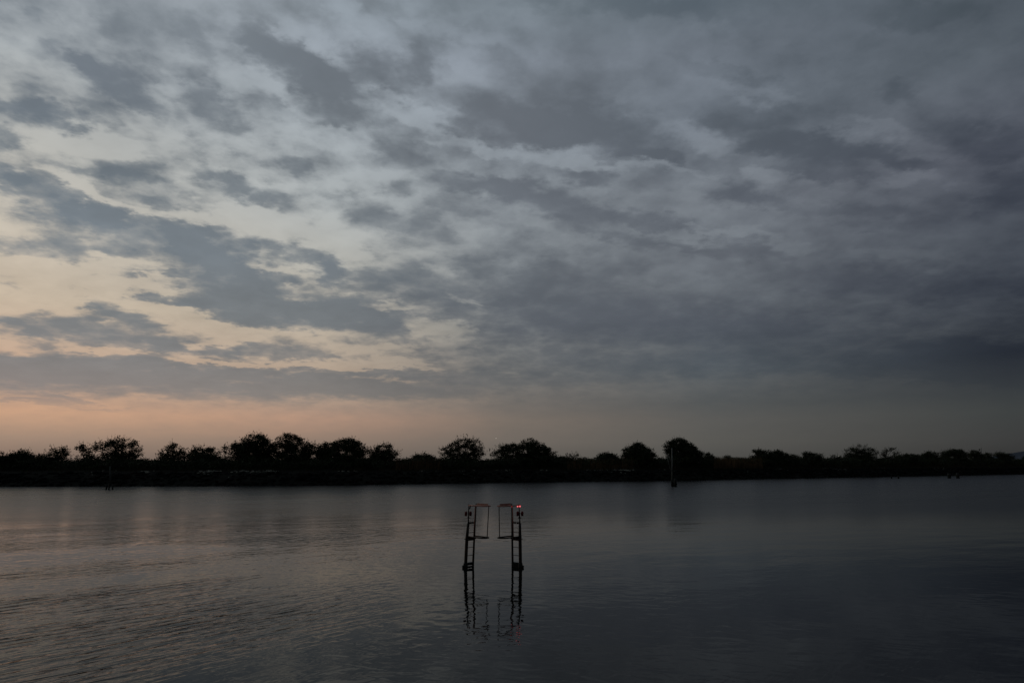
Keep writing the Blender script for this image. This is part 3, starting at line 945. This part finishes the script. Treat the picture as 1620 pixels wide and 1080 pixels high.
tree(1508, [(1510, 715, 13, 5), (1497, 718, 11, 4.5), (1520, 719, 12, 5)], 'tufted tree left of the thin mast', 16, 'dense', dens=.8)
tree(1540, [(1541, 717.5, 9, 5), (1543, 722, 12, 4.5)], 'rounded dark bush directly left of the thin mast', 16, 'dense', 'bush', cat=B, dens=.9)
tree(1562, [(1562, 721, 11, 4)], 'flat low bush directly right of the thin mast', 16, 'dense', 'bush', cat=B, dens=.9)
tree(1586, [(1582, 719, 10, 4), (1592, 722, 12, 5)], 'loose olive bush in front of the far hill', 16, 'airy', 'bush', cat=B, dens=1.2)
tree(1630, [(1632, 724, 14, 4)], 'low bush cut by the right edge of the picture', 16, 'airy', 'bush', cat=B)
tree(-20, [(-22, 716, 16, 8), (-10, 722, 12, 6)], 'round bush at the left edge of the picture', 14, 'dense', 'bush', cat=B, dens=.8)


# ------------------------------------------------------------------ posts in the water by the far bank
def rel(p, o3):
    return p - o3


def marker_post(label, base_px, pole, braces, piles, mat):
    o3 = at_z(base_px[0], base_px[1], 0.0)
    root = empty('marker_post', o3, label, 'marker post', 'marker posts standing in the water by the far bank')
    Y = o3.y
    p0, p1 = at_Y(*pole[0], Y) - o3, at_Y(*pole[1], Y) - o3
    Tubes().add([p0, p0.lerp(p1, .5), p1], [pole[2], pole[2] * .92, pole[2] * .75], 8).build('pole', mat, root)
    for a, b_, r_ in braces:
        q0, q1 = at_Y(*a, Y) - o3, at_Y(*b_, Y) - o3
        q1.y += 0.2
        Tubes().add([q0, q1], [r_, r_ * .8], 6).build('brace', mat, root)
    for x, yt, r_, dyy in piles:
        t = at_Y(x, yt, Y + dyy) - o3
        Tubes().add([(t.x, dyy, -1.6), (t.x + 0.03, dyy, t.z * .5), (t.x, dyy, t.z)], [r_ * 1.1, r_, r_ * .85], 8).build('pile', M_weed, root)
    return root


mp = marker_post('tall pale marker post with two slanting braces in front of the biggest dome tree', (1064, 769.0),
                 ((1063.3, 760), (1063.0, 708.5), 0.125), [((1061.5, 745), (1053.0, 714), 0.07), ((1062.0, 731), (1057.6, 719), 0.06)],
                 [(1062.8, 757.5, 0.17, -0.35), (1068.0, 757.0, 0.24, 0.2), (1065.2, 762, 0.12, 0.5)], M_pole)
mp2 = marker_post('short dim grey post on three legs below the wide see-through tree at left', (174.5, 774),
                  ((174.5, 768), (174.0, 737), 0.12), [((172.0, 772), (174.0, 756), 0.07)],
                  [(168.5, 766, 0.10, 0.0), (173.0, 764, 0.11, 0.4), (178.5, 766, 0.10, -0.2)], M_polegrey)

for x, yb, yt, r_, lab in ((1410.5, 756.5, 752.5, .16, 'short dark stump at the waterline, left of a close pair below the leaning tree'),
                           (1421.5, 756.8, 752.0, .20, 'short dark stump at the waterline, right of a close pair below the leaning tree'),
                           (1502.0, 756.0, 748.5, .40, 'thick dark pile left of two in the water near the right end'),
                           (1515.5, 756.0, 748.0, .38, 'thick dark pile right of two in the water near the right end')):
    o3 = at_z(x, yb, 0)
    t = at_Y(x, yt, o3.y) - o3
    tb = Tubes()
    zt = t.z
    tb.add([(0, 0, -1.5), (0.02, 0, 0.1), (-0.02, 0, zt * .6), (0.03, 0, zt)], [r_ * 1.1, r_ * 1.05, r_, r_ * .8], 9)
    o = tb.build('mooring_pile', M_weed, loc=o3)
    tag(o, lab, 'pile', 'mooring piles near the right end of the bank')

# thin mast behind the bushes at right
Ym = shore_Y(1552) + 40
o3 = at_Y(1552.2, 733, Ym)
o3.z = 2.6
root = empty('mast', o3, 'thin grey mast rising over the bushes near the right end', 'mast')
tp = at_Y(1552.2, 708.0, Ym) - o3
Tubes().add([(0, 0, 0), tp * 0.5, tp], [.14, .11, .07], 8).build('pole', M_polegrey, root)
w_ = at_Y(1554.0, 711, Ym) - o3
Tubes().box((0, 0, w_.z), (0.22, 0, 0), (0, 0.1, 0), (0, 0, 0.28)).build('head', M_polegrey, root, smooth=False)

# distant lamp between the bushes
for (x, y, Yd, r_, lab) in ((1326.3, 721.3, 330.0, .20, 'small white street light glowing between the bushes at right'),):
    p = at_Y(x, y, Yd)
    root = empty('street_lamp', (p.x, p.y, 2.3), lab, 'street lamp')
    hgt = p.z - 2.3
    Tubes().add([(0, 0, 0), (0, 0, hgt - .1)], [.09, .06], 8).build('pole', M_polegrey, root)
    Tubes().add([(0, 0, hgt - .1), (0, -.25, hgt + .22), (0, -.5, hgt + .26)], [.05, .04, .04], 6).build('arm', M_polegrey, root)
    Tubes().ball((0, -.5, hgt), r_, sz=.8).build('lamp_head', M_bulb, root)
p = at_Y(784.7, 693.0, 4000)
o = Tubes().ball((0, 0, 0), 2.1).build('planet', M_star, loc=p)
tag(o, 'tiny pale point of light low in the sky between the two central trees', 'light')


# ------------------------------------------------------------------ the two caged ladders
def ladder(side, label, D_px, outer, inner, lit):
    """outer / inner: lists of (x, y) along each stringer, top first, all read at the ladder's distance"""
    o3 = at_z(*D_px, 0.0)
    Yo = o3.y
    Yi = Yo + 0.26                      # the inner stringer stands a little farther off
    root = empty('caged_ladder', o3, label, 'ladder', 'caged ladders standing in the river')
    so = [at_Y(x, y, Yo) - o3 for x, y in outer]
    si = [at_Y(x, y, Yi) - o3 for x, y in inner]

    def ext(pts):                      # carry the stringer below the water
        d = (pts[-1] - pts[-2]).normalized()
        return pts + [pts[-1] + d * 1.6]

    def on(pts, z):
        for a, b_ in zip(pts, pts[1:]):
            if a.z >= z >= b_.z:
                return a.lerp(b_, (a.z - z) / (a.z - b_.z))
        return pts[-1].copy() if z < pts[-1].z else pts[0].copy()

    so, si = ext(so), ext(si)

    def zof(y):
        return at_Y(0 + D_px[0], y, Yo).z

    zp = zof(851)                      # platform height
    # stringers: thick below, slimmer above the upper board
    zb = zof(827)
    po = [p for p in so if p.z < zb]
    Tubes().add([on(so, zb)] + po, [0.044] + [0.060] * (len(po) - 1) + [0.066], 10).build('post', M_iron, root)
    Tubes().add([so[0], on(so, zof(812)), on(so, zb + .002)], [0.014, 0.022, 0.026], 8).build('post_top', M_iron, root)
    Tubes().add(si, [0.022, 0.030, 0.037, 0.041, 0.041][:len(si)] if len(si) <= 5 else 0.03, 9).build('post', M_iron, root)
    # rungs
    for y in (842.5, 866.0, 878.8):
        a, b_ = on(so, zof(y)), on(si, zof(y) + 0.005)
        Tubes().add([a, b_], 0.011, 6, caps=False).build('rung', M_iron, root)
    ax = (on(si, zp) - on(so, zp))
    wdt = ax.length
    ax.z = 0
    ux = ax.normalized()
    # reach direction of the cage, square to the ladder, on the camera's side
    un = Vector((ux.y * (1 if side < 0 else -1), -ux.x * (1 if side < 0 else -1), 0))
    if un.y > 0:
        un = -un
    # platform tread and the block under it
    mid = (on(so, zp) + on(si, zp)) / 2
    Tubes().box(mid + un * .05, ux * (wdt / 2 - 0.05), un * 0.10, (0, 0, 0.035)).build('step', M_iron, root, smooth=False)
    m2 = (on(so, zp - .07) + on(si, zp - .07)) / 2
    Tubes().box(m2, ux * (wdt / 2 - 0.055), un * 0.03, (0, 0, 0.022)).build('step_bearer', M_iron, root, smooth=False)
    c0 = on(so, zp - .02)
    Tubes().add([c0 + ux * -0.13, c0 + ux * -0.04], [0.008, 0.02], 6).build('bolt', M_iron, root)
    # two-piece board at hand height
    z1 = zof(827)
    a, b_ = on(so, z1), on(si, z1)
    for s0, s1 in ((0.06, 0.42), (0.52, 0.95)):
        q = a.lerp(b_, (s0 + s1) / 2)
        Tubes().box(q - un * .02, ux * (wdt * (s1 - s0) / 2), un * 0.012, (0, 0, 0.032)).build('board', M_iron, root, smooth=False)

    # hoops: from the outer stringer round to the inner one
    def hoop_pts(z, reach=0.72):
        a_, b2 = on(so, z), on(si, z)
        a_.z = b2.z = z
        m = (a_ + b2) / 2
        r_ = (b2 - a_).length / 2
        pts_ = [a_, a_ + un * (reach * .5), a_ + un * reach]
        for t_ in range(1, 8):
            an = math.pi * t_ / 8
            pts_.append(m + un * (reach + r_ * .95 * math.sin(an)) - ux * (r_ * math.cos(an)))
        pts_ += [b2 + un * reach, b2 + un * (reach * .5), b2]
        return pts_

    hb_ = hoop_pts(zof(848.3))
    ht = hoop_pts(zof(799.0))
    Tubes().add(hb_, 0.025, 8).build('hoop', M_iron, root)
    th = Tubes().add(ht, 0.022, 8).build('hoop', M_orange, root)
    th['label'] = 'orange painted top hoop'
    # flat brace plate on the far run of the top hoop
    Tubes().box((ht[-1] + ht[-3]) / 2 + Vector((0, 0, 0.045)), un * 0.30, ux * 0.006, (0, 0, 0.022)).build('plate', M_orange, root, smooth=False)
    # upright bars of the cage
    for k, mat, r_ in ((6, M_iron, 0.016), (1, M_orange, 0.013)):
        t_ = Tubes().add([hb_[k], hb_[k].lerp(ht[k], .5), ht[k]], r_, 6)
        t_.build('cage_bar', mat, root)
    # paired lantern housings either side of the stringer
    zl = zof(812)
    c1 = on(so, zl)
    for sgn in (-1, 1):
        q = c1 + Vector((sgn * 0.085 + (-.01 if side < 0 else .02), -0.02, 0))
        t_ = Tubes()
        t_.add([q + Vector((0, 0, -.085)), q + Vector((0, 0, -.07)), q + Vector((0, 0, .05)), q + Vector((0, 0, .085))], [.03, .047, .047, .025], 10)
        hs = t_.build('lantern', M_maroon, root)
        Tubes().add([q, c1], 0.008, 6, caps=False).build('bracket', M_iron, hs)
    Tubes().add([c1 + Vector((-.05, 0, -.15)), c1 + Vector((.07, 0, -.15))], 0.018, 6).build('clamp', M_iron, root)
    # lamps on top
    zt = zof(800.4)
    if lit:
        for x, rr in ((809.6, 0.020), (818.9, 0.032), (822.6, 0.032)):
            p_ = at_Y(x, 800.4, Yo - 0.05 if x > 812 else Yi - .05) - o3
            lp = Tubes().ball(p_, rr, sz=1.15).build('lamp', M_lamp, root)
            lp['label'] = 'glowing red lamp'
            Tubes().ball(p_ + Vector((0, -rr * .75, 0)), rr * 0.42).build('bulb', M_core, lp)
            Tubes().add([p_ + Vector((0, 0, rr)), p_ + Vector((0, 0, rr + .03))], [rr * .8, rr * .5], 8).build('cap', M_iron, lp)
    else:
        p_ = at_Y(743.8, 800.5, Yo - .05) - o3
        lp = Tubes().ball(p_, 0.034, sz=1.3).build('lamp', M_glass, root)
        lp['label'] = 'unlit dull glass lamp'
        Tubes().add([p_ + Vector((0, 0, -.04)), p_ + Vector((-.03, 0, -.10))], [.03, .015], 8).build('cap', M_iron, lp)
    # weed-covered collar at the waterline and its small float
    a, b_ = on(so, 0.10), on(si, 0.10)
    m_ = (a + b_) / 2
    Tubes().box(Vector((m_.x, m_.y, 0.115)), ux * (wdt / 2), un * .06, (0, 0, 0.045)).build('collar', M_weed, root, smooth=False)
    if not lit:
        Tubes().box(Vector((m_.x, m_.y, -0.01)), ux * (wdt / 2), un * .06, (0, 0, 0.04)).build('collar', M_weed, root, smooth=False)
    else:
        Tubes().box(Vector((m_.x, m_.y, 0.02)), ux * (wdt / 2), un * .06, (0, 0, 0.045)).build('collar', M_weed, root, smooth=False)
    a = on(so, 0.06)
    Tubes().add([Vector((a.x, a.y, -.12)), Vector((a.x, a.y, 0.02)), Vector((a.x, a.y, 0.13)), Vector((a.x, a.y, 0.17))], [.075, .085, .08, .06], 10).build('sleeve', M_weed, root)
    Tubes().ball(a + ux * -0.11 + Vector((0, 0, -.02)), 0.05).build('float', M_weed, root)
    return root


ladder(-1, 'left caged ladder standing in the water with no lamp lit', (736.4, 897.0),
       [(741.5, 797.0), (741.0, 826.0), (738.6, 851.0), (736.4, 897.0)],
       [(753.4, 796.0), (751.5, 826.0), (750.2, 851.0), (748.2, 895.0)], False)
ladder(1, 'right caged ladder standing in the water with glowing red lamps on top', (823.4, 897.0),
       [(821.0, 797.0), (822.4, 826.0), (822.7, 851.0), (823.4, 897.0)],
       [(809.6, 796.0), (809.9, 826.0), (810.3, 851.0), (811.0, 895.0)], True)
